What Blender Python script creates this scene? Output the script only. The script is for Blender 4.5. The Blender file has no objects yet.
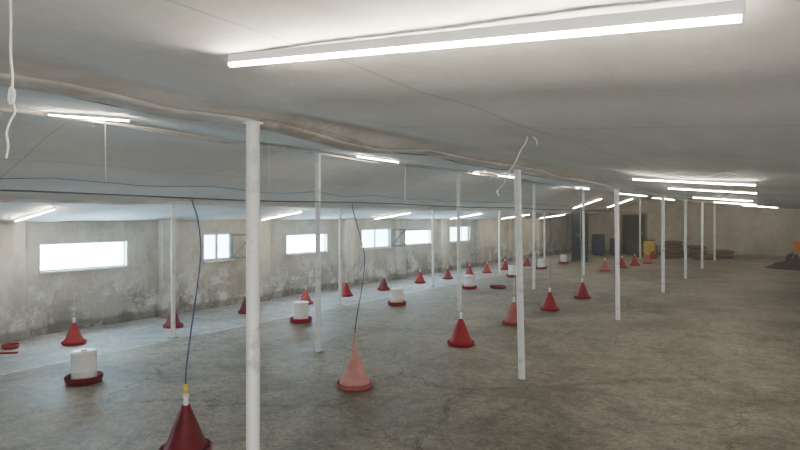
import bpy, bmesh, math, random
from mathutils import Vector, Matrix, noise
random.seed(7)
D=bpy.data; C=bpy.context
col=C.scene.collection

# ------------------------------------------------------------ helpers
def link(o): col.objects.link(o); return o
def mesh_obj(name,bm,mat=None,smooth=False):
    me=D.meshes.new(name); bm.normal_update(); bm.to_mesh(me); bm.free()
    if smooth:
        for p in me.polygons: p.use_smooth=True
    if mat: me.materials.append(mat)
    return link(D.objects.new(name,me))
def add_box(bm,a,b,bev=0):
    r=bmesh.ops.create_cube(bm,size=1)
    vs=r['verts']
    for v in vs:
        v.co=Vector([ (a[i]+b[i])/2+v.co[i]*(b[i]-a[i]) for i in range(3)])
    if bev:
        es=list({e for v in vs for e in v.link_edges})
        bmesh.ops.bevel(bm,geom=es,offset=bev,segments=2,affect='EDGES',profile=.7)
def add_lathe(bm,prof,seg=32,mtx=None):
    rings=[]
    for r,z in prof:
        if r<1e-5: rings.append([bm.verts.new((0,0,z))])
        else: rings.append([bm.verts.new((r*math.cos(2*math.pi*i/seg),r*math.sin(2*math.pi*i/seg),z)) for i in range(seg)])
    for a,b in zip(rings,rings[1:]):
        for i in range(seg):
            j=(i+1)%seg
            if len(a)==1 and len(b)==1: continue
            if len(a)==1: bm.faces.new((a[0],b[j],b[i]))
            elif len(b)==1: bm.faces.new((a[i],a[j],b[0]))
            else: bm.faces.new((a[i],a[j],b[j],b[i]))
    if mtx:
        for r in rings:
            for v in r: v.co=mtx@v.co
def lathe(name,prof,mat,seg=32):
    bm=bmesh.new(); add_lathe(bm,prof,seg)
    bmesh.ops.recalc_face_normals(bm,faces=bm.faces)
    o=mesh_obj(name,bm,mat,True)
    m=o.modifiers.new('es','EDGE_SPLIT'); m.split_angle=math.radians(40)
    return o
def add_tube(bm,pts,r,seg=8,taper=None):
    pts=[Vector(p) for p in pts]; rings=[]
    for i,p in enumerate(pts):
        d=(pts[min(i+1,len(pts)-1)]-pts[max(i-1,0)]).normalized()
        u=Vector((0,0,1)) if abs(d.z)<.8 else Vector((1,0,0))
        s=d.cross(u).normalized(); t=d.cross(s).normalized()
        rr=r if taper is None else r*taper[i]
        rings.append([bm.verts.new(p+(s*math.cos(2*math.pi*k/seg)+t*math.sin(2*math.pi*k/seg))*rr) for k in range(seg)])
    for a,b in zip(rings,rings[1:]):
        for k in range(seg):
            j=(k+1)%seg; bm.faces.new((a[k],a[j],b[j],b[k]))
    bm.faces.new(rings[0][::-1]); bm.faces.new(rings[-1])
def smooth_pts(pts,n=8):
    P=[Vector(p) for p in pts]; out=[]
    for i in range(len(P)-1):
        p0=P[max(i-1,0)];p1=P[i];p2=P[i+1];p3=P[min(i+2,len(P)-1)]
        for k in range(n):
            t=k/n
            out.append(.5*((2*p1)+(p2-p0)*t+(2*p0-5*p1+4*p2-p3)*t*t+(3*p1-p0-3*p2+p3)*t**3))
    out.append(P[-1]); return out
def tube(name,pts,r,mat,seg=8,sm=True):
    bm=bmesh.new(); add_tube(bm,smooth_pts(pts) if sm else pts,r,seg)
    bmesh.ops.recalc_face_normals(bm,faces=bm.faces)
    return mesh_obj(name,bm,mat,True)
def empty(name,loc,label,cat,group=None):
    o=D.objects.new(name,None); o.empty_display_size=.1; o.location=loc; link(o)
    tag(o,label,cat,group); return o
def tag(o,label,cat,group=None):
    o['label']=label; o['category']=cat
    if group: o['group']=group
    return o
def struct(o,label=None,cat=None):
    o['kind']='structure'
    if label: o['label']=label
    if cat: o['category']=cat
    return o
def child(o,p): o.parent=p; return o
def copy_thing(src,loc,rotz=0,label=None,scale=1):
    n=src.copy(); n.location=loc; n.rotation_euler=(0,0,rotz); n.scale=(scale,)*3
    col.objects.link(n)
    if label: n['label']=label
    for c in list(src.children):
        k=c.copy(); k.parent=n; col.objects.link(k)
    return n

# ------------------------------------------------------------ materials
def newmat(name):
    m=D.materials.new(name); m.use_nodes=True
    nt=m.node_tree; b=nt.nodes['Principled BSDF']
    return m,nt,b
def N(nt,t,**k):
    n=nt.nodes.new(t)
    for a,v in k.items(): setattr(n,a,v)
    return n
def noise_node(nt,scale,detail=6,rough=.6,vec=None,dist=0):
    n=N(nt,'ShaderNodeTexNoise'); n.inputs['Scale'].default_value=scale
    n.inputs['Detail'].default_value=detail; n.inputs['Roughness'].default_value=rough
    n.inputs['Distortion'].default_value=dist
    if vec: nt.links.new(vec,n.inputs['Vector'])
    return n
def ramp(nt,src,stops):
    r=N(nt,'ShaderNodeValToRGB'); e=r.color_ramp.elements
    while len(e)<len(stops): e.new(.5)
    for el,(p,c) in zip(e,stops):
        el.position=p; el.color=(c if len(c)==4 else (*c,1)) if not isinstance(c,(int,float)) else (c,c,c,1)
    nt.links.new(src,r.inputs[0]); return r
def mix(nt,f,a,b,mode='MIX'):
    m=N(nt,'ShaderNodeMix',data_type='RGBA',blend_type=mode)
    for s,v in ((m.inputs[0],f),(m.inputs[6],a),(m.inputs[7],b)):
        if hasattr(v,'is_linked') or hasattr(v,'links'): nt.links.new(v,s)
        elif isinstance(v,(int,float)): s.default_value=v
        else: s.default_value=(*v,1)
    return m.outputs[2]
def bump(nt,b,h,strength=.3,dist=.02):
    n=N(nt,'ShaderNodeBump'); n.inputs['Strength'].default_value=strength; n.inputs['Distance'].default_value=dist
    nt.links.new(h,n.inputs['Height']); nt.links.new(n.outputs[0],b.inputs['Normal'])
def simple(name,c1,c2,scale=20,rough=.5,bs=.1,metal=0,lo=.35,hi=.65):
    m,nt,b=newmat(name)
    tc=N(nt,'ShaderNodeTexCoord')
    n=noise_node(nt,scale,6,.68,tc.outputs['Object'])
    r=ramp(nt,n.outputs[0],[(lo,c1),(hi,c2)])
    nt.links.new(r.outputs[0],b.inputs['Base Color'])
    b.inputs['Roughness'].default_value=rough; b.inputs['Metallic'].default_value=metal
    if bs: bump(nt,b,n.outputs[0],bs,.005)
    return m
def math_n(nt,op,a,b=None,clamp=False):
    n=N(nt,'ShaderNodeMath',operation=op); n.use_clamp=clamp
    for i,v in enumerate((a,b)):
        if v is None: continue
        if isinstance(v,(int,float)): n.inputs[i].default_value=v
        else: nt.links.new(v,n.inputs[i])
    return n.outputs[0]

def floor_mat():
    m,nt,b=newmat('worn_concrete_floor')
    tc=N(nt,'ShaderNodeTexCoord'); o=tc.outputs['Object']
    n1=noise_node(nt,.38,8,.65,o,.6); n2=noise_node(nt,1.3,10,.76,o,.8); n3=noise_node(nt,30,4,.7,o); n7=noise_node(nt,9,6,.7,o)
    a=ramp(nt,n1.outputs[0],[(.34,(.265,.23,.187)),(.5,(.36,.32,.268)),(.66,(.46,.415,.355))])
    c=ramp(nt,n2.outputs[0],[(.38,.55),(.49,.90),(.62,1.12)])
    k=mix(nt,.75,a.outputs[0],c.outputs[0],'MULTIPLY')
    s=ramp(nt,n3.outputs[0],[(.3,.52),(.6,1.12)])
    k=mix(nt,.8,k,s.outputs[0],'MULTIPLY')
    s7=ramp(nt,n7.outputs[0],[(.40,.62),(.56,1.1)])
    k=mix(nt,.55,k,s7.outputs[0],'MULTIPLY')
    mp=N(nt,'ShaderNodeMapping'); mp.inputs['Scale'].default_value=(1.6,.8,1); mp.inputs['Rotation'].default_value=(0,0,.12); nt.links.new(o,mp.inputs[0])
    n4=noise_node(nt,.9,9,.78,mp.outputs[0],.6)
    s4=ramp(nt,n4.outputs[0],[(.40,.6),(.54,1.1)])
    k=mix(nt,.5,k,s4.outputs[0],'MULTIPLY')
    sx=N(nt,'ShaderNodeSeparateXYZ'); nt.links.new(o,sx.inputs[0])
    vo=N(nt,'ShaderNodeTexVoronoi',feature='DISTANCE_TO_EDGE'); vo.inputs['Scale'].default_value=.42
    wv=N(nt,'ShaderNodeVectorMath',operation='ADD'); nt.links.new(o,wv.inputs[0]); nt.links.new(n2.outputs[1],wv.inputs[1]); nt.links.new(wv.outputs[0],vo.inputs['Vector'])
    cr=math_n(nt,'LESS_THAN',vo.outputs['Distance'],.006)
    k=mix(nt,math_n(nt,'MULTIPLY',cr,.6),k,(.07,.06,.048))
    v2=N(nt,'ShaderNodeTexVoronoi'); v2.inputs['Scale'].default_value=8; nt.links.new(o,v2.inputs['Vector'])
    sp=math_n(nt,'LESS_THAN',v2.outputs['Distance'],.085)
    k=mix(nt,math_n(nt,'MULTIPLY',sp,.5),k,(.09,.075,.056))
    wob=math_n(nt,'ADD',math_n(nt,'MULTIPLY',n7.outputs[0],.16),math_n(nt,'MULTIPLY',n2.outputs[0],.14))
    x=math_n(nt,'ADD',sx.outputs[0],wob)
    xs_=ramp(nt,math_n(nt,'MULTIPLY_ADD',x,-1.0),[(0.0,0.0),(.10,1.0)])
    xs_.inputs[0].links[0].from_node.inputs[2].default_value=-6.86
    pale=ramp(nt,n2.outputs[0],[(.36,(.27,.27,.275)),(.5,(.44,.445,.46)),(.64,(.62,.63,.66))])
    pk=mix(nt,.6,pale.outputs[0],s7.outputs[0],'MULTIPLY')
    k=mix(nt,math_n(nt,'MULTIPLY',xs_.outputs[0],.7),k,pk)  # bluish window light painted into the floor colour along the left wall
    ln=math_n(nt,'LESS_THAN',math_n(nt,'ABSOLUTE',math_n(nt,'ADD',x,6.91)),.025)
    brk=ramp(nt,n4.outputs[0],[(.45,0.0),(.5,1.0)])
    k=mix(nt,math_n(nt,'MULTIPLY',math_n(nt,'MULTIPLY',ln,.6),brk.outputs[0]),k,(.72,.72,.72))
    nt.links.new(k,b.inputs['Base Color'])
    rr=ramp(nt,n2.outputs[0],[(.3,.45),(.7,.72)]); nt.links.new(rr.outputs[0],b.inputs['Roughness'])
    h=math_n(nt,'ADD',n2.outputs[0],math_n(nt,'MULTIPLY',n3.outputs[0],.3))
    bump(nt,b,h,.55,.02); return m
def wall_mat(name,dark,mid,light,mold=1.0):
    m,nt,b=newmat(name)
    tc=N(nt,'ShaderNodeTexCoord'); o=tc.outputs['Object']
    n1=noise_node(nt,.7,6,.6,o,.3); n2=noise_node(nt,5,8,.7,o,.3); n5=noise_node(nt,1.9,10,.8,o,.5)
    a=ramp(nt,n1.outputs[0],[(.3,dark),(.5,mid),(.7,light)])
    c=ramp(nt,n2.outputs[0],[(.3,.82),(.6,1.04)])
    k=mix(nt,.6,a.outputs[0],c.outputs[0],'MULTIPLY')
    mp=N(nt,'ShaderNodeMapping'); mp.inputs['Scale'].default_value=(1,2.0,.8); nt.links.new(o,mp.inputs[0])
    n8=noise_node(nt,1.3,8,.72,mp.outputs[0],.3)
    dr=ramp(nt,n8.outputs[0],[(.42,(.72,.68,.62)),(.54,(1.02,1.02,1.02))])
    k=mix(nt,.5*min(1,mold+.3),k,dr.outputs[0],'MULTIPLY')
    sx=N(nt,'ShaderNodeSeparateXYZ'); nt.links.new(o,sx.inputs[0])
    z=math_n(nt,'ADD',sx.outputs[2],math_n(nt,'MULTIPLY',n1.outputs[0],-1.6))
    low=ramp(nt,math_n(nt,'ADD',z,.75,True),[(.2,1.0),(.8,0.0)])
    k=mix(nt,math_n(nt,'MULTIPLY',low.outputs[0],.5*mold),k,(.37,.36,.355))
    pz=ramp(nt,n5.outputs[0],[(.505,0.0),(.535,1.0)])
    lw=math_n(nt,'ADD',math_n(nt,'MULTIPLY',low.outputs[0],.65),.2)
    k=mix(nt,math_n(nt,'MULTIPLY',pz.outputs[0],math_n(nt,'MULTIPLY',lw,mold)),k,(.78,.775,.765))
    n9=noise_node(nt,2.2,9,.8,o,.4)
    rk=ramp(nt,n9.outputs[0],[(.50,0.0),(.57,1.0)])
    f=math_n(nt,'MULTIPLY',low.outputs[0],math_n(nt,'MULTIPLY',rk.outputs[0],.55*mold),True)
    k=mix(nt,f,k,(.17,.155,.14))
    base=ramp(nt,math_n(nt,'ADD',sx.outputs[2],math_n(nt,'MULTIPLY',n9.outputs[0],-.22),True),[(.0,1.0),(.05,0.0)])
    k=mix(nt,math_n(nt,'MULTIPLY',base.outputs[0],.5),k,(.11,.095,.08))
    nt.links.new(k,b.inputs['Base Color']); b.inputs['Roughness'].default_value=.9
    bump(nt,b,n5.outputs[0],.5,.02); return m
def ceil_mat(beam=False):
    m,nt,b=newmat('stained_ceiling_board' if not beam else 'wrapped_beam_sheeting')
    tc=N(nt,'ShaderNodeTexCoord'); o=tc.outputs['Object']
    n1=noise_node(nt,.5,6,.6,o,.4)
    mp=N(nt,'ShaderNodeMapping'); mp.inputs['Scale'].default_value=(2.6,.6,1); nt.links.new(o,mp.inputs[0])
    n2=noise_node(nt,1.4,7,.62,mp.outputs[0],.4); n3=noise_node(nt,22,4,.6,o)
    a=ramp(nt,n1.outputs[0],[(.3,(.70,.70,.695)),(.52,(.77,.77,.765)),(.7,(.81,.81,.805))])
    c=ramp(nt,n2.outputs[0],[(.33,.88),(.6,1.02)])
    k=mix(nt,.6,a.outputs[0],c.outputs[0],'MULTIPLY')
    s=ramp(nt,n3.outputs[0],[(.3,.93),(.6,1.02)])
    k=mix(nt,.6,k,s.outputs[0],'MULTIPLY')
    sx=N(nt,'ShaderNodeSeparateXYZ'); nt.links.new(o,sx.inputs[0])
    def seam(src,period,w,off=50.37):
        q=math_n(nt,'FRACT',math_n(nt,'DIVIDE',math_n(nt,'ADD',src,off),period))
        return math_n(nt,'LESS_THAN',math_n(nt,'ABSOLUTE',math_n(nt,'SUBTRACT',q,.5)),w/period)
    n6=noise_node(nt,1.1,7,.72,o,.8)
    if not beam:
        s1=seam(sx.outputs[1],2.5,.007,51.2); s2=seam(sx.outputs[0],1.25,.006)
        f=math_n(nt,'MULTIPLY',math_n(nt,'MAXIMUM',s1,s2),.35)
        k=mix(nt,f,k,(.32,.31,.29))
        st=ramp(nt,n6.outputs[0],[(.44,0.0),(.62,1.0)])
        d=math_n(nt,'ABSOLUTE',math_n(nt,'ADD',sx.outputs[0],2.45))
        dr=ramp(nt,math_n(nt,'ADD',d,math_n(nt,'MULTIPLY',n2.outputs[0],.5)),[(.3,1.0),(.8,0.0)])
        k=mix(nt,math_n(nt,'MULTIPLY',dr.outputs[0],math_n(nt,'MULTIPLY',st.outputs[0],.7)),k,(.33,.26,.19))
    else:
        st=ramp(nt,n6.outputs[0],[(.38,0.0),(.58,1.0)])
        yy=math_n(nt,'MULTIPLY_ADD',sx.outputs[1],-.09); yy.node.inputs[2].default_value=.9; yy.node.use_clamp=True
        k=mix(nt,math_n(nt,'MULTIPLY',math_n(nt,'MULTIPLY',st.outputs[0],.8),yy),k,(.28,.21,.15))
    nt.links.new(k,b.inputs['Base Color']); b.inputs['Roughness'].default_value=.75
    b.inputs['Specular IOR Level'].default_value=.3
    bump(nt,b,n2.outputs[0],.35,.03); return m
def emit(name,c,s,base=(.9,.9,.9)):
    m,nt,b=newmat(name)
    b.inputs['Base Color'].default_value=(*base,1)
    tc=N(nt,'ShaderNodeTexCoord'); n=noise_node(nt,3,3,.5,tc.outputs['Object'])
    r=ramp(nt,n.outputs[0],[(.3,tuple(x*.88 for x in c)),(.7,c)])
    nt.links.new(r.outputs[0],b.inputs['Emission Color']); b.inputs['Emission Strength'].default_value=s
    return m
M_floor=floor_mat()
M_wall=wall_mat('stained_plaster',(.45,.415,.36),(.60,.565,.505),(.71,.685,.63))
M_back=wall_mat('grimy_back_plaster',(.36,.325,.275),(.44,.405,.35),(.51,.475,.42),.35)
M_pil=wall_mat('pale_pilaster_plaster',(.58,.545,.48),(.70,.67,.61),(.79,.77,.72),.7)
M_ceil=ceil_mat()
M_beam=ceil_mat(True)
M_pole=simple('white_painted_steel',(.58,.575,.56),(.86,.86,.855),7,.45,.2,lo=.32,hi=.46)
M_plate=simple('dull_grey_steel',(.25,.25,.25),(.42,.41,.4),14,.5,.1)
M_red=simple('red_plastic',(.32,.006,.014),(.44,.013,.02),6,.5,.05)
M_dred=simple('dark_red_plastic',(.15,.006,.018),(.23,.012,.026),6,.45,.05)
M_pink=simple('faded_pink_plastic',(.55,.25,.22),(.67,.36,.31),6,.55,.05)
M_pinkd=simple('faded_red_plastic',(.37,.04,.042),(.46,.07,.065),6,.5,.05)
M_rose=simple('faded_rose_plastic',(.44,.11,.10),(.54,.17,.15),6,.55,.05)
M_white=simple('white_opaque_plastic',(.84,.84,.82),(.92,.92,.9),8,.4,.03)
M_yel=simple('yellow_plastic',(.65,.5,.04),(.78,.62,.08),8,.4,.03)
M_yeld=simple('dusty_yellow_plastic',(.45,.34,.04),(.6,.47,.06),8,.6,.03)
M_blue=simple('blue_hose_plastic',(.07,.09,.22),(.13,.16,.34),12,.45,.03)
M_wirew=simple('white_cord',(.66,.66,.64),(.82,.82,.8),30,.7,.1)
M_wired=simple('dark_cable',(.12,.12,.115),(.18,.18,.17),30,.6,.1)
M_tube=emit('lit_led_tube',(1,.90,.72),185)
M_hous=simple('white_lamp_housing',(.8,.8,.8),(.9,.9,.9),8,.4,.02)
M_pane=emit('daylit_frosted_pane',(.52,.80,1.0),30)
M_pane2=emit('daylit_garden_pane',(.42,.74,.9),10)
M_pane_fill=emit('fill_light_pane',(.9,.95,1.0),15)  # glow of the added fill windows on the right wall
M_frame=simple('white_window_frame',(.7,.72,.73),(.82,.84,.85),8,.5,.05)
M_framed=simple('weathered_grey_frame',(.2,.195,.18),(.3,.29,.27),8,.6,.1)
M_cab=simple('dark_blue_grey_metal',(.012,.016,.02),(.025,.03,.038),5,.6,.1)
M_barrel=simple('dusty_blue_barrel_plastic',(.02,.035,.08),(.035,.055,.11),5,.6,.05)
M_sack=simple('reddish_brown_sack_cloth',(.13,.06,.045),(.24,.115,.09),14,.9,.4)
M_sack2=simple('dusty_brown_sack_cloth',(.10,.075,.056),(.2,.15,.115),14,.9,.4)
M_door=simple('old_dark_door_wood',(.016,.014,.012),(.04,.034,.03),6,.8,.3)
M_orange=simple('orange_painted_metal',(.66,.25,.04),(.8,.36,.07),8,.45,.05)
M_rub=simple('black_rubber',(.03,.028,.025),(.07,.065,.06),8,.8,.1)
M_litter=simple('dark_litter_heap',(.06,.04,.03),(.13,.09,.07),7,.95,.6)
M_wood=simple('raw_timber',(.2,.15,.1),(.3,.23,.16),12,.8,.3)

# ------------------------------------------------------------ room shell
XL,XR,YF,YB=-8.9,7.0,-3.0,28.0
CP=[(-9.4,1.58),(-8.9,1.64),(-8.5,1.68),(-7.5,1.82),(-7.16,1.89),(-6.2,2.16),(-5.3,2.49),(-4.75,2.54),(-3.9,2.43),(-2.3,2.24),(-1.3,2.155),(-.1,2.05),(3,1.9),(7.8,1.72)]
def ceil_base(x):
    for (a,za),(b,zb) in zip(CP,CP[1:]):
        if x<=b: return za+(zb-za)*(x-a)/(b-a)
    return CP[-1][1]
def ceil_z(x,y):
    z=(ceil_base(x-.3)+ceil_base(x)*2+ceil_base(x+.3))/4
    amp=.5 if abs(y-1)<1.2 and x>-1.6 else 1
    z+=amp*(.030*noise.noise(Vector((x*.8,y*.35,1.3)))+.022*noise.noise(Vector((x*1.9,y*.9,5)))+.005*noise.noise(Vector((x*5,y*2.5,9))))
    z-=.014*max(0,math.cos((y+.9)*2*math.pi/2.5))**8
    w=.22+.08*noise.noise(Vector((2,y*.7,0)))
    xc=-2.36+.07*noise.noise(Vector((7,y*.6,0)))
    depth=.05+.04*noise.noise(Vector((0,y*.9,3)))+.05*math.exp(-((y-3.1)/.7)**2)
    z-=max(.02,depth)*math.exp(-(abs(x-xc)/w)**3)
    return z
bm=bmesh.new()
xs=sorted(set([round(-9.2+16.5*i/150,4) for i in range(151)]+[round(-3.1+1.5*i/50,4) for i in range(51)]))
ny=300; g=[]
for x in xs:
    g.append([bm.verts.new((x,YF-.2+31.4*j/ny,ceil_z(x,YF-.2+31.4*j/ny))) for j in range(ny+1)])
for i in range(len(xs)-1):
    for j in range(ny): bm.faces.new((g[i][j],g[i][j+1],g[i+1][j+1],g[i+1][j]))
o=struct(mesh_obj('ceiling',bm,M_ceil,True),'low sagging grey board ceiling with stains and seams','ceiling')
s=o.modifiers.new('th','SOLIDIFY'); s.thickness=.06; s.offset=-1
bm=bmesh.new(); add_box(bm,(-9.2,YF-.2,-.15),(XR+.25,YB+.25,0)); struct(mesh_obj('floor',bm,M_floor),'worn dusty concrete floor with window light painted as a pale strip along the windows','floor')

WIN=[(4.03,5.34,.91,1.31,0),(6.84,7.51,.88,1.40,1),(8.96,10.26,.90,1.31,0),(11.6,12.9,.88,1.40,1),(13.6,15.0,.92,1.31,0),(16.2,17.6,.88,1.40,1)]
WINR_FILL=[(-1.8,-.4,.8,1.4,0),(2.4,3.8,.8,1.4,0),(6.6,8.0,.8,1.4,0),(10.8,12.2,.8,1.4,0),(15,16.4,.8,1.4,0),(19.2,20.6,.8,1.4,0),(23.4,24.8,.8,1.4,0)]  # unseen right-wall windows, added to brighten the interior
ZT=1.70
def windowed_wall(name,xa,xb,wins,mat,label):
    bm=bmesh.new(); ys=YF-.2
    for a,b,z0,z1,t in wins:
        add_box(bm,(xa,ys,-.1),(xb,a,ZT)); add_box(bm,(xa,a,-.1),(xb,b,z0)); add_box(bm,(xa,a,z1),(xb,b,ZT)); ys=b
    add_box(bm,(xa,ys,-.1),(xb,YB+.25,ZT))
    return struct(mesh_obj(name,bm,mat),label,'wall')
windowed_wall('wall_left',XL-.28,XL,[(-.2,1.1,.91,1.31,0)]+WIN,M_wall,'stained beige plaster wall with low windows')
windowed_wall('wall_right',XR,XR+.25,WINR_FILL,M_wall,'plaster side wall with low windows added for fill light')
bm=bmesh.new(); add_box(bm,(XL-.28,YB,-.1),(XR+.25,YB+.25,2.6)); struct(mesh_obj('wall_back',bm,M_back),'grimy plaster end wall','wall')
bm=bmesh.new(); add_box(bm,(XL,YF-.2,-.1),(-1,YF,2.6)); add_box(bm,(3,YF-.2,-.1),(XR,YF,2.6)); add_box(bm,(-1,YF-.2,1.9),(3,YF,2.6)); struct(mesh_obj('wall_front',bm,M_wall),'plaster end wall with wide entrance added for fill light','wall')
bm=bmesh.new(); add_box(bm,(-1.0,YF-.12,0),(3.0,YF-.10,1.9))
struct(mesh_obj('door_2_fill',bm,emit('entrance_fill_sheet',(1,.98,.95),5)),'unseen glowing sheet added in the entrance for fill light','door')  # unseen glowing entrance sheet, added as fill behind the camera

for i,y in enumerate([3.62,6.05,8.2,10.93,13.25,15.6,18.2,21.0,24.0]):
    bm=bmesh.new(); add_box(bm,(XL-.02,y-.16,0),(XL+.14,y+.16,1.70),.012)
    struct(mesh_obj('trim_%d'%(i+1),bm,M_pil),'pale plastered wall pilaster','pilaster')
def window(idx,xw,sgn,a,b,z0,z1,t,sash=False):
    w=b-a; h=z1-z0; x=xw-.10*sgn
    fw=.04 if t else .018
    bm=bmesh.new()
    def bx(p,q,e=0): add_box(bm,tuple(min(u,v) for u,v in zip(p,q)),tuple(max(u,v) for u,v in zip(p,q)),e)
    bx((x-.03,a,z0),(x+.03,a+fw,z1)); bx((x-.03,b-fw,z0),(x+.03,b,z1))
    bx((x-.03,a+fw,z0),(x+.03,b-fw,z0+fw)); bx((x-.03,a+fw,z1-fw),(x+.03,b-fw,z1))
    if t: bx((x-.028,a+w*.5-.03,z0+fw),(x+.028,a+w*.5+.03,z1-fw))
    f=struct(mesh_obj('window_%d'%idx,bm,M_frame),'bright low barn window in a thin frame' if not t else 'casement window with a centre mullion','window')
    bm=bmesh.new(); bx((x-.01*sgn,a+fw*.6,z0+fw*.6),(x,b-fw*.6,z1-fw*.6)); child(mesh_obj('pane',bm,M_pane_fill if sgn<0 else (M_pane2 if t else M_pane)),f)
    bm=bmesh.new(); bx((x+.03*sgn,a-.02,z0-.03),(xw+.04*sgn,b+.02,z0),.006); child(mesh_obj('sill',bm,M_pil),f)
    if sash:
        bm=bmesh.new(); sw=.42; sh=h-.04; q=.04
        bx((0,0,0),(.03,q,sh)); bx((0,sw-q,0),(.03,sw,sh)); bx((0,q,0),(.03,sw-q,q)); bx((0,q,sh-q),(.03,sw-q,sh))
        add_tube(bm,[(.015,q,q),(.015,sw-q,sh-q)],.016,8)
        s=mesh_obj('sash',bm,M_framed); s.location=(XL+.015,b-.06,z0+.02); s.rotation_euler=(0,0,-math.radians(42)); child(s,f)
for i,w in enumerate(WIN): window(i+1,XL,1,*w,sash=i in (1,3))
window(7,XL,1,-.2,1.1,.91,1.31,0)
for i,w in enumerate(WINR_FILL): window(8+i,XR,-1,*w)  # added fill windows, out of view
bm=bmesh.new()
for k in range(5): add_box(bm,(-6.30+k*.2,YB-.05,.02),(-6.11+k*.2,YB,1.8),.004)
d=struct(mesh_obj('door_1',bm,M_door),'old dark wooden plank door','door')
bm=bmesh.new(); add_box(bm,(-5.5,YB-.12,.9),(-5.42,YB-.05,1.02),.01); child(mesh_obj('door_handle',bm,M_plate),d)
bm=bmesh.new()
for (p,q) in (((-6.38,0),(-6.30,1.86)),((-5.31,0),(-5.23,1.86)),((-6.30,1.8),(-5.31,1.86))):
    add_box(bm,(p[0],YB-.08,p[1]),(q[0],YB,q[1]))
child(mesh_obj('door_frame',bm,M_wood),d)

# timber beam seen as a shallow wrapped strip under the fold
bm=bmesh.new(); prev=None; NB=300
for j in range(NB+1):
    y=YF+31*j/NB; r=[]
    xc=-2.36+.07*noise.noise(Vector((7,y*.6,0)))
    zz=min(ceil_z(xc+dx,y) for dx in (-.08,0,.08))
    for k in range(14):
        a=2*math.pi*k/14
        rr=1+.35*noise.noise(Vector((math.cos(a)*2,y*2.4,math.sin(a)*2)))
        cx=math.copysign(abs(math.cos(a))**.7,math.cos(a))
        r.append(bm.verts.new((xc+.095*rr*cx,y,zz+.002+.020*rr*math.sin(a))))
    if prev:
        for k in range(14): bm.faces.new((prev[k],r[k],r[(k+1)%14],prev[(k+1)%14]))
    else: bm.faces.new(r)
    prev=r
bm.faces.new(prev[::-1])
bmesh.ops.recalc_face_normals(bm,faces=bm.faces)
struct(mesh_obj('trim_20',bm,M_beam,True),'soiled sheet-wrapped ceiling beam, sagging and wrinkled','beam')
for k,(x,w,h) in enumerate([(-7.16,.07,.03),(-4.9,.05,.03)]):
    bm=bmesh.new(); prev=None
    for j in range(125):
        y=YF+31*j/124; z=ceil_z(x,y)
        r=[bm.verts.new((x-w/2,y,z+.03)),bm.verts.new((x+w/2,y,z+.03)),bm.verts.new((x+w/2,y,z-h)),bm.verts.new((x-w/2,y,z-h))]
        if prev:
            for q in range(4): bm.faces.new((prev[q],prev[(q+1)%4],r[(q+1)%4],r[q]))
        prev=r
    bmesh.ops.recalc_face_normals(bm,faces=bm.faces)
    struct(mesh_obj('trim_%d'%(21+k),bm,M_beam),'long ceiling joist over a row of poles','beam')

# ------------------------------------------------------------ poles
def pole(x,y,top,lean=(0,0),r=.038,label='white painted steel support pole'):
    e=empty('support_pole',(x,y,0),label,'pole','white support poles')
    bm=bmesh.new()
    n=10
    pts=[(lean[0]*t/n,lean[1]*t/n,.008+(top-.008)*t/n) for t in range(n+1)]
    add_tube(bm,pts,r,20); bmesh.ops.recalc_face_normals(bm,faces=bm.faces)
    s=child(mesh_obj('shaft',bm,M_pole,True),e); m=s.modifiers.new('e','EDGE_SPLIT')
    bm=bmesh.new(); add_box(bm,(-.05,-.05,0),(.05,.05,.01),.002); child(mesh_obj('base_plate',bm,M_plate),e)
    bm=bmesh.new(); add_box(bm,(-.038+lean[0],-.038+lean[1],top-.012),(.038+lean[0],.038+lean[1],top),.002); child(mesh_obj('top_plate',bm,M_pole),e)
for y,l in ((2.07,(0,0)),(5.74,(-.05,0)),(9.9,(-.02,0)),(14.1,(0,0)),(17.6,(0,.02)),(21.4,(0,0)),(25.4,(0,0))):
    pole(-2.3,y,ceil_z(-2.33,y)-.012,l,.035)
for y in (5.48,9.25,12.98,17.0,21.0,24.8):
    pole(-4.9,y,ceil_z(-4.9,y)-.025,(random.uniform(-.02,.02),0),.033)
for y in (4.98,8.64,12.17,16.1,20.0,24.0):
    pole(-7.16,y,ceil_z(-7.16,y)-.025,(0,0),.030,'slim white painted support pole by the pale floor strip')

# ------------------------------------------------------------ lamps
def make_lamp():
    e=empty('tube_lamp',(0,0,0),'lit white LED tube batten fixed under the ceiling','lamp','ceiling tube lamps')
    bm=bmesh.new(); add_box(bm,(-.603,-.0065,.002),(.603,.0065,.026),.002); child(mesh_obj('housing',bm,M_hous),e)
    bm=bmesh.new(); add_tube(bm,[(-.599,0,0),(.599,0,0)],.0070,16); bmesh.ops.recalc_face_normals(bm,faces=bm.faces); child(mesh_obj('tube',bm,M_tube,True),e)
    for s in (-1,1):
        bm=bmesh.new(); add_box(bm,(min(s*.599,s*.603),-.0068,-.0068),(max(s*.599,s*.603),.0068,.014),.002); child(mesh_obj('end_cap',bm,M_hous),e)
    return e
LT=make_lamp(); first=[True]
def lamp(p,q,label=None,drop=.026):
    p=Vector(p);q=Vector(q); c=(p+q)/2; d=(q-p); L=d.length
    if first[0]: e=LT; first[0]=False
    else: e=copy_thing(LT,(0,0,0))
    d.normalize()
    side=Vector((0,0,1)).cross(d).normalized(); up=d.cross(side)
    m=Matrix((d,side,up)).transposed()
    e.rotation_mode='XYZ'; e.rotation_euler=m.to_euler(); e.scale=(L/1.22,1,1)
    zc=min(ceil_z(p.x+(q.x-p.x)*t,p.y+(q.y-p.y)*t)-(p.z+(q.z-p.z)*t) for t in (0,.25,.5,.75,1))
    c.z+=zc-drop; e.location=c
    if label: e['label']=label
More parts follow.
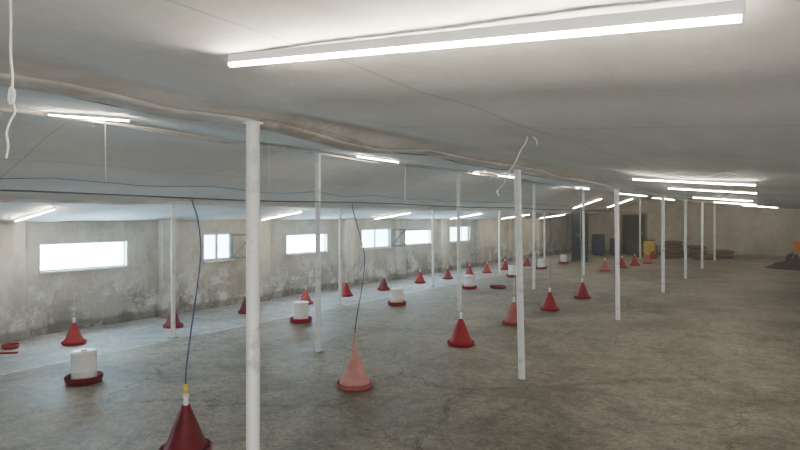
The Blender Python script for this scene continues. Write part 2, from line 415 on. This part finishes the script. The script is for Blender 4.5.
def slope(x1,x2,y): return (x1,y,ceil_base(x1)),(x2,y,ceil_base(x2))
lamp(*slope(-1.246,-.046,1.034),label='large bright LED tube batten close under the ceiling')
for y,a in ((6.62,-1.39),(9.48,-1.48),(14.4,-1.73),(20.7,-1.9),(25.6,-1.4)): lamp(*slope(a,a+1.15,y))
lamp((-4.85,2.254,2.49),(-4.0,2.425,2.39))
lamp((-4.5,5.75,2.42),(-4.5,6.7,2.42))
lamp((-4.8,9.6,2.46),(-4.2,10.4,2.39))
lamp((-4.6,14.9,2.4),(-4.45,15.9,2.4))
for x,y in ((-6.6,21.5),(-6.3,25.2)): lamp(*slope(x,x+1.05,y))
for y in (19.2,24.6): lamp(*slope(-4.4,-3.6,y))
for y in (3.54,7.88,11.6,15.5,19.3,23.2): lamp(*slope(-8.5,-7.45,y),label='lit LED tube batten near the window wall')
for y in (-1.6,4.5,10.5,17,23): lamp(*slope(3.4,4.6,y))  # unseen lamp row, added to light the foreground floor

# ------------------------------------------------------------ feeders
def make_feeder(tall=False):
    e=empty('poultry_feeder',(0,0,0),'red conical plastic poultry feeder standing on concrete','feeder','red cone feeders')
    hop=lathe('hopper',[(.0,.04),(.146,.04),(.152,.045),(.151,.058),(.140,.078),(.127,.10),(.114,.13),(.100,.17),(.083,.215),(.064,.26),(.046,.305),(.034,.33),(.030,.35),(.0,.35)],M_red,36)
    pan=lathe('feed_pan',[(0,0),(.155,0),(.172,.006),(.181,.025),(.185,.046),(.181,.050),(.175,.046),(.168,.025),(.155,.016),(0,.016)],M_red,36)
    if tall: cap=lathe('neck',[(0,.345),(.028,.347),(.028,.37),(.017,.38),(.014,.44),(.012,.50),(.016,.51),(.015,.535),(0,.54)],M_red,24)
    else: cap=lathe('neck',[(0,.345),(.018,.347),(.016,.40),(.022,.405),(.022,.42),(.012,.43),(0,.43)],M_white,24)
    for c in (hop,pan,cap): child(c,e)
    for k in range(4):
        a=k*math.pi/2+.4
        bm=bmesh.new()
        add_tube(bm,[(.128*math.cos(a),.128*math.sin(a),.08),(.178*math.cos(a),.178*math.sin(a),.042)],.004,6)
        child(mesh_obj('spoke',bm,M_red),e)
    return e
def recolor(e,m1,m2,neck=False):
    for c in e.children:
        if c.name.startswith('neck') and not neck: continue
        c.data=c.data.copy(); c.data.materials.clear(); c.data.materials.append(m2 if c.name.startswith('feed_pan') else m1)
F=make_feeder(); F.location=(-3.59,6.83,0)
F['label']='bright red conical poultry feeder standing on bare concrete'
n=copy_thing(F,(-3.59,2.60,0),.3,'dark red conical feeder with yellow and white knob under blue hose'); recolor(n,M_dred,M_dred)
kn=lathe('knob',[(0,.425),(.013,.43),(.013,.455),(.019,.46),(.019,.48),(.010,.495),(0,.5)],M_yel,20); child(kn,n)
T=make_feeder(True); T.location=(-3.59,4.56,0); T['label']='faded pink conical feeder with tall neck under blue hose'; recolor(T,M_pink,M_rose,True)
n=copy_thing(F,(-3.59,8.63,0),1,'faded rose-pink conical feeder on bare concrete'); recolor(n,M_rose,M_pinkd)
n=copy_thing(F,(-3.59,10.3,0),.5,scale=.95)
n=copy_thing(F,(-3.55,12.2,0),.9,scale=.95)
for x,y,k in ((-4.74,18.7,1),(-4.56,20.2,0),(-4.4,21.4,0),(-4.2,22.6,1),(-4.5,25.2,0)):
    n=copy_thing(F,(x,y,0),y,'small conical feeder among others near the barn end',scale=.95)
    if k: recolor(n,M_rose,M_pinkd)
for i,(x,y) in enumerate([(-7.93,4.01),(-7.88,5.48),(-7.95,7.0),(-7.8,8.36),(-7.87,9.7),(-7.79,10.98),(-7.84,12.67),(-7.71,13.9),(-7.6,15.0),(-7.55,16.06),(-7.5,17.3),(-7.5,19.2)]):
    n=copy_thing(F,(x,y,0),i*.7,'red conical poultry feeder on pale strip beside window wall',scale=.82)
    if i==3: recolor(n,M_rose,M_pinkd); n['label']='faded red conical feeder on pale strip beside window wall'
    if i in (0,7): recolor(n,M_pinkd,M_red)
    if i in (1,2,5): recolor(n,M_dred,M_red)

# ------------------------------------------------------------ drinkers
W=empty('poultry_drinker',(-6.01,3.14,0),'white plastic drinker drum on dark red tray','drinker','white drum drinkers')
child(lathe('drinker_tray',[(0,0),(.15,0),(.168,.01),(.178,.045),(.182,.07),(.177,.074),(.17,.05),(.16,.03),(0,.022)],M_dred,36),W)
child(lathe('water_tank',[(0,.03),(.118,.03),(.12,.04),(.12,.12),(.1225,.125),(.12,.13),(.119,.30),(.122,.304),(.121,.318),(.113,.324),(0,.326)],M_white,36),W)
child(lathe('cap',[(0,.322),(.028,.322),(.028,.336),(.024,.341),(0,.341)],M_white,20),W)
for x,y in ((-6.53,6.89),(-6.25,9.25),(-6.24,12.3),(-6.45,15.4),(-6.66,18.3),(-6.77,20.9)):
    n=copy_thing(W,(x,y,0),y)
    for c in n.children:
        if c.name.startswith('drinker_tray'):
            c.data=c.data.copy(); c.data.materials.clear(); c.data.materials.append(M_red)
def pan(x,y,r,label,mat):
    p=lathe('loose_feed_pan',[(0,0),(r*.85,0),(r*.95,.01),(r,.05),(r*.97,.055),(r*.9,.02),(0,.012)],mat,32)
    p.location=(x,y,0); tag(p,label,'pan'); return p
pan(-5.73,12.8,.20,'empty red feed pan lying on concrete',M_dred)
pan(-8.35,3.42,.10,'empty red pan on floor beside the wall',M_pinkd)
s=tube('broom_stick',[(-8.62,2.75,.014),(-8.05,3.25,.014),(-7.95,3.34,.014)],.014,M_pinkd); tag(s,'reddish wooden stick lying on pale floor strip','stick')

# ------------------------------------------------------------ water line, hoses, cables
p=empty('water_pipe',(-3.59,0,1.84),'thin dark overhead water pipe hung on wires','pipe')
bm=bmesh.new(); add_tube(bm,[(0,YF+.1+j*.5,.008*math.sin(j*.9)) for j in range(61)],.005,8); child(mesh_obj('pipe_run',bm,M_wired,True),p)
for y in (-1,3.4,7.6,11.8,16,20.2,24.4):
    bm=bmesh.new(); add_tube(bm,[(0,y,.0),(0,y,ceil_z(-3.59,y)-1.84+.01)],.0012,6); child(mesh_obj('hanger_wire',bm,M_wirew),p)
h=tube('blue_hose',[(-3.59,2.60,.501),(-3.588,2.602,.60),(-3.57,2.625,.85),(-3.55,2.66,1.15),(-3.54,2.69,1.45),(-3.56,2.68,1.68),(-3.58,2.66,1.78),(-3.588,2.65,1.828)],.0055,M_blue)
tag(h,'blue hose curving down from overhead pipe to dark feeder','hose')
h=tube('blue_hose',[(-3.59,4.56,.541),(-3.58,4.58,.7),(-3.56,4.64,1.0),(-3.56,4.68,1.3),(-3.60,4.62,1.6),(-3.61,4.56,1.76),(-3.59,4.52,1.828)],.005,M_blue)
tag(h,'blue hose curving down from overhead pipe to pink feeder','hose')
for y in (6.83,8.63,10.3,12.2):
    sc=.95 if y>10 else 1
    h=tube('feeder_cord',[(-3.59 if y<12 else -3.55,y,.431*sc),(-3.58,y+.01,1.1),(-3.59,y,1.832)],.0045,M_wirew if y!=10.3 else M_blue); tag(h,'thin cord from overhead pipe down to feeder','cord')
for x,y in ((-7.93,4.01),(-7.8,8.36),(-7.87,9.7),(-7.84,12.67)):
    h=tube('feeder_cord',[(x,y,.431*.82),(x+.01,y,1.1),(x,y,ceil_z(x,y)+.005)],.0018,M_wirew); tag(h,'thin cord from ceiling down to feeder','cord')
def cable(x,y0,y1,r,mat,label,off=.012,amp=.01,name='ceiling_cable'):
    n=int((y1-y0)/.25); pts=[]
    for j in range(n+1):
        y=y0+(y1-y0)*j/n; xx=x+amp*math.sin(j*.85)
        pts.append((xx,y,ceil_z(xx,y)-off-abs(.018*math.sin(j*math.pi/8))))
    bm=bmesh.new(); add_tube(bm,pts,r,6); tag(mesh_obj(name,bm,mat,True),label,'cable')
cable(-4.35,-1,26,.009,M_wirew,'pale cable run linking ceiling lamps',off=.05)
cable(-3.0,-1,26,.004,M_wired,'dark cable run along the ceiling',amp=.03)
cable(-6.4,-1,26,.004,M_wired,'thin cable run along the low side ceiling',amp=.03)
x0,y0=-1.295,.53
z0=ceil_z(x0,y0)
c=empty('rope',(x0,y0,z0),'white twisted rope with knot hanging from ceiling','rope')
bm=bmesh.new(); add_tube(bm,smooth_pts([(0,0,0),(.003,0,-.06),(-.003,.002,-.12),(.006,.002,-.17),(.004,0,-.21)]),.0026,8); child(mesh_obj('strand',bm,M_wirew,True),c)
bm=bmesh.new(); add_tube(bm,smooth_pts([(.004,0,-.19),(.012,.002,-.2),(.007,0,-.22),(-.003,0,-.215),(0,0,-.195),(.006,0,-.19)]),.0038,8); child(mesh_obj('knot',bm,M_wirew,True),c)
bm=bmesh.new(); add_tube(bm,smooth_pts([(.004,0,-.21),(.008,.006,-.235),(.0,.0,-.255),(-.006,-.004,-.28),(-.004,-.002,-.305),(-.008,-.004,-.33)]),.0022,8); child(mesh_obj('loose_end',bm,M_wirew,True),c)
def string(x,y,pts,label,r=.003,mat=None):
    z=ceil_z(x,y); o=tube('hanging_string',[(x+a,y+b,z+d) for a,b,d in pts],r,mat or M_wirew); tag(o,label,'string')
string(-1.148,2.94,[(0,0,0.005),(-.006,0,-.03),(-.03,-.015,-.075),(-.045,-.03,-.12),(-.065,-.045,-.165),(-.09,-.06,-.21),(-.10,-.07,-.25),(-.13,-.09,-.29),(-.125,-.085,-.315)],'frayed white string hanging from ceiling',.0028)
string(-1.13,2.95,[(0,0,0.005),(.022,0.012,-.015),(.03,.018,-.05)],'short frayed string end under ceiling',.002)
string(-1.24,2.88,[(0,0,-.225),(-.03,-.02,-.235),(-.06,-.04,-.228),(-.08,-.05,-.25)],'loose tail of the hanging white string',.0022)
string(-4.2,2.35,[(0,0,0),(.0,0,-.2),(.01,0,-.50)],'thin pull string below a lamp',.0018)
string(-4.6,7.02,[(0,0,0),(.0,0,-.3),(.0,0,-.6)],'thin pull string below a lamp',.0035)
string(-1.9,9.2,[(0,0,0),(.0,0,-.1),(-.03,0,-.28)],'short white string near pole',.005)

# ------------------------------------------------------------ things at the barn end
e=empty('metal_cabinet',(-6.5,22.0,0),'tall dark blue-grey metal cabinet','cabinet')
bm=bmesh.new(); add_box(bm,(-.25,-.2,.06),(.25,.22,1.9),.01); child(mesh_obj('body',bm,M_cab),e)
for s in (-1,1):
    bm=bmesh.new(); add_box(bm,(min(s*.004,s*.24),-.222,.09),(max(s*.004,s*.24),-.2,1.88),.004); dd=child(mesh_obj('door',bm,M_cab),e)
    bm=bmesh.new(); add_box(bm,(min(s*.03,s*.05),-.25,.95),(max(s*.03,s*.05),-.222,1.1),.004); child(mesh_obj('handle',bm,M_plate),dd)
for sx in (-.22,.22):
    for sy in (-.17,.18):
        bm=bmesh.new(); add_box(bm,(sx-.025,sy-.025,0),(sx+.025,sy+.025,.06)); child(mesh_obj('foot',bm,M_cab),e)
def barrel(x,y,mat,label,sc=1):
    e=empty('plastic_barrel',(x,y,0),label,'barrel')
    child(lathe('body',[(0,0),(.25,0),(.27,.03),(.28,.2),(.29,.28),(.30,.30),(.29,.32),(.29,.56),(.30,.58),(.29,.60),(.28,.7),(.27,.84),(.24,.88),(0,.88)],mat,28),e)
    child(lathe('lid',[(0,.878),(.26,.878),(.262,.9),(.25,.92),(0,.92)],M_rub,28),e)
    e.scale=(sc,)*3
barrel(-7.0,26.5,M_barrel,'dark blue plastic barrel near end wall')
barrel(-6.35,26.8,M_barrel,'dark blue plastic barrel near end wall',.8)
barrel(-5.75,27.2,M_cab,'small blackened barrel near end wall',.7)
barrel(-5.3,26.2,M_rub,'low blackened barrel near end wall',.6)
barrel(-4.75,25.9,M_yeld,'dusty yellow plastic barrel by stacked sacks',.8)
def sack(x,y,z,rot,mat,label,tilt=0):
    bm=bmesh.new(); bmesh.ops.create_cube(bm,size=1)
    bmesh.ops.subdivide_edges(bm,edges=bm.edges,cuts=7,use_grid_fill=True)
    for v in bm.verts:
        c=v.co*2
        v.co=Vector((c.x*.37*(1-.12*abs(c.y)**3), c.y*.24*(1-.10*abs(c.x)**4), c.z*.085*(1-.45*(abs(c.x)**4))*(1-.45*abs(c.y)**4)))
        v.co.x+=.02*noise.noise(v.co*7+Vector((x,y,z))); v.co.y+=.02*noise.noise(v.co*6+Vector((z,x,y)))
    o=mesh_obj('feed_sack',bm,mat,True); o.location=(x,y,z+.085); o.rotation_euler=(0,0,rot)
    tag(o,label,'sack','sacks stacked at the barn end')
for i,(x,y,hgt,r0) in enumerate(((-5.0,27.0,3,.2),(-4.05,27.3,4,0),(-3.1,27.15,3,.2),(-2.15,27.3,2,-.2),(-3.9,26.3,2,.3),(-2.75,25.9,1,.3))):
    for k in range(hgt):
        sack(x+random.uniform(-.03,.03),y+random.uniform(-.04,.04),k*.171,r0+random.uniform(-.1,.1),M_sack if (i+k)%3 else M_sack2,'full reddish brown sack in low stack' if (i+k)%3 else 'full dusty brown sack in low stack')
e=empty('wheelbarrow',(.62,25.2,0),'orange wheelbarrow with black wheel','wheelbarrow')
bm=bmesh.new()
b0=[(-.30,-.2,.42),(.22,-.2,.42),(.22,.2,.42),(-.30,.2,.42)]; b1=[(-.46,-.34,.84),(.40,-.34,.76),(.40,.34,.76),(-.46,.34,.84)]
v0=[bm.verts.new(p) for p in b0]; v1=[bm.verts.new(p) for p in b1]
bm.faces.new(v0[::-1])
for i in range(4): bm.faces.new((v0[i],v0[(i+1)%4],v1[(i+1)%4],v1[i]))
t=mesh_obj('tray',bm,M_orange); m=t.modifiers.new('s','SOLIDIFY'); m.thickness=.012; child(t,e)
bm=bmesh.new()
for s in (-1,1):
    add_tube(bm,smooth_pts([(-.42,s*.06,.2),(-.3,s*.17,.39),(.3,s*.2,.39),(.85,s*.28,.62)]),.016,8)
    add_tube(bm,[(.2,s*.19,.40),(.3,s*.22,.0)],.014,8)
add_tube(bm,[(.3,-.22,.1),(.3,.22,.1)],.012,8)
child(mesh_obj('frame',bm,M_plate,True),e)
wl=lathe('wheel',[(.04,-.03),(.13,-.025),(.17,-.04),(.2,-.02),(.2,.02),(.17,.04),(.13,.025),(.04,.03),(.04,-.03)],M_rub,28)
wl.rotation_euler=(math.pi/2,0,0); wl.location=(-.42,0,.2); child(wl,e)
bm=bmesh.new()
add_lathe(bm,[(0,.30),(.12,.28),(.3,.22),(.5,.13),(.72,.03),(.8,0),(0,0)],40)
for v in bm.verts:
    v.co.z*=1+.7*noise.noise(v.co*5); v.co.x*=1.2
bmesh.ops.recalc_face_normals(bm,faces=bm.faces)
o=mesh_obj('litter_heap',bm,M_litter,True); o.location=(.35,23.2,0); o['kind']='stuff'; tag(o,'low brown heap of litter on floor','litter heap')

# ------------------------------------------------------------ world (daylight outside, dusty barn air), camera
w=D.worlds.new('w'); C.scene.world=w; w.use_nodes=True
nt=w.node_tree
bg=nt.nodes['Background']; bg.inputs[0].default_value=(.75,.88,1,1); bg.inputs[1].default_value=1
vs=nt.nodes.new('ShaderNodeVolumeScatter'); vs.inputs['Color'].default_value=(1,.98,.95,1); vs.inputs['Density'].default_value=.010
nt.links.new(vs.outputs[0],nt.nodes['World Output'].inputs['Volume'])
cam=D.cameras.new('cam'); co=link(D.objects.new('cam',cam)); co.location=(0,0,1.7)
co.rotation_euler=(math.radians(90),0,math.radians(33.74)); cam.lens=26.0; cam.shift_y=-.01; cam.clip_start=.02
C.scene.camera=co
C.scene.view_settings.view_transform='AgX'
C.scene.view_settings.look='AgX - Medium High Contrast'
C.scene.view_settings.exposure=.0
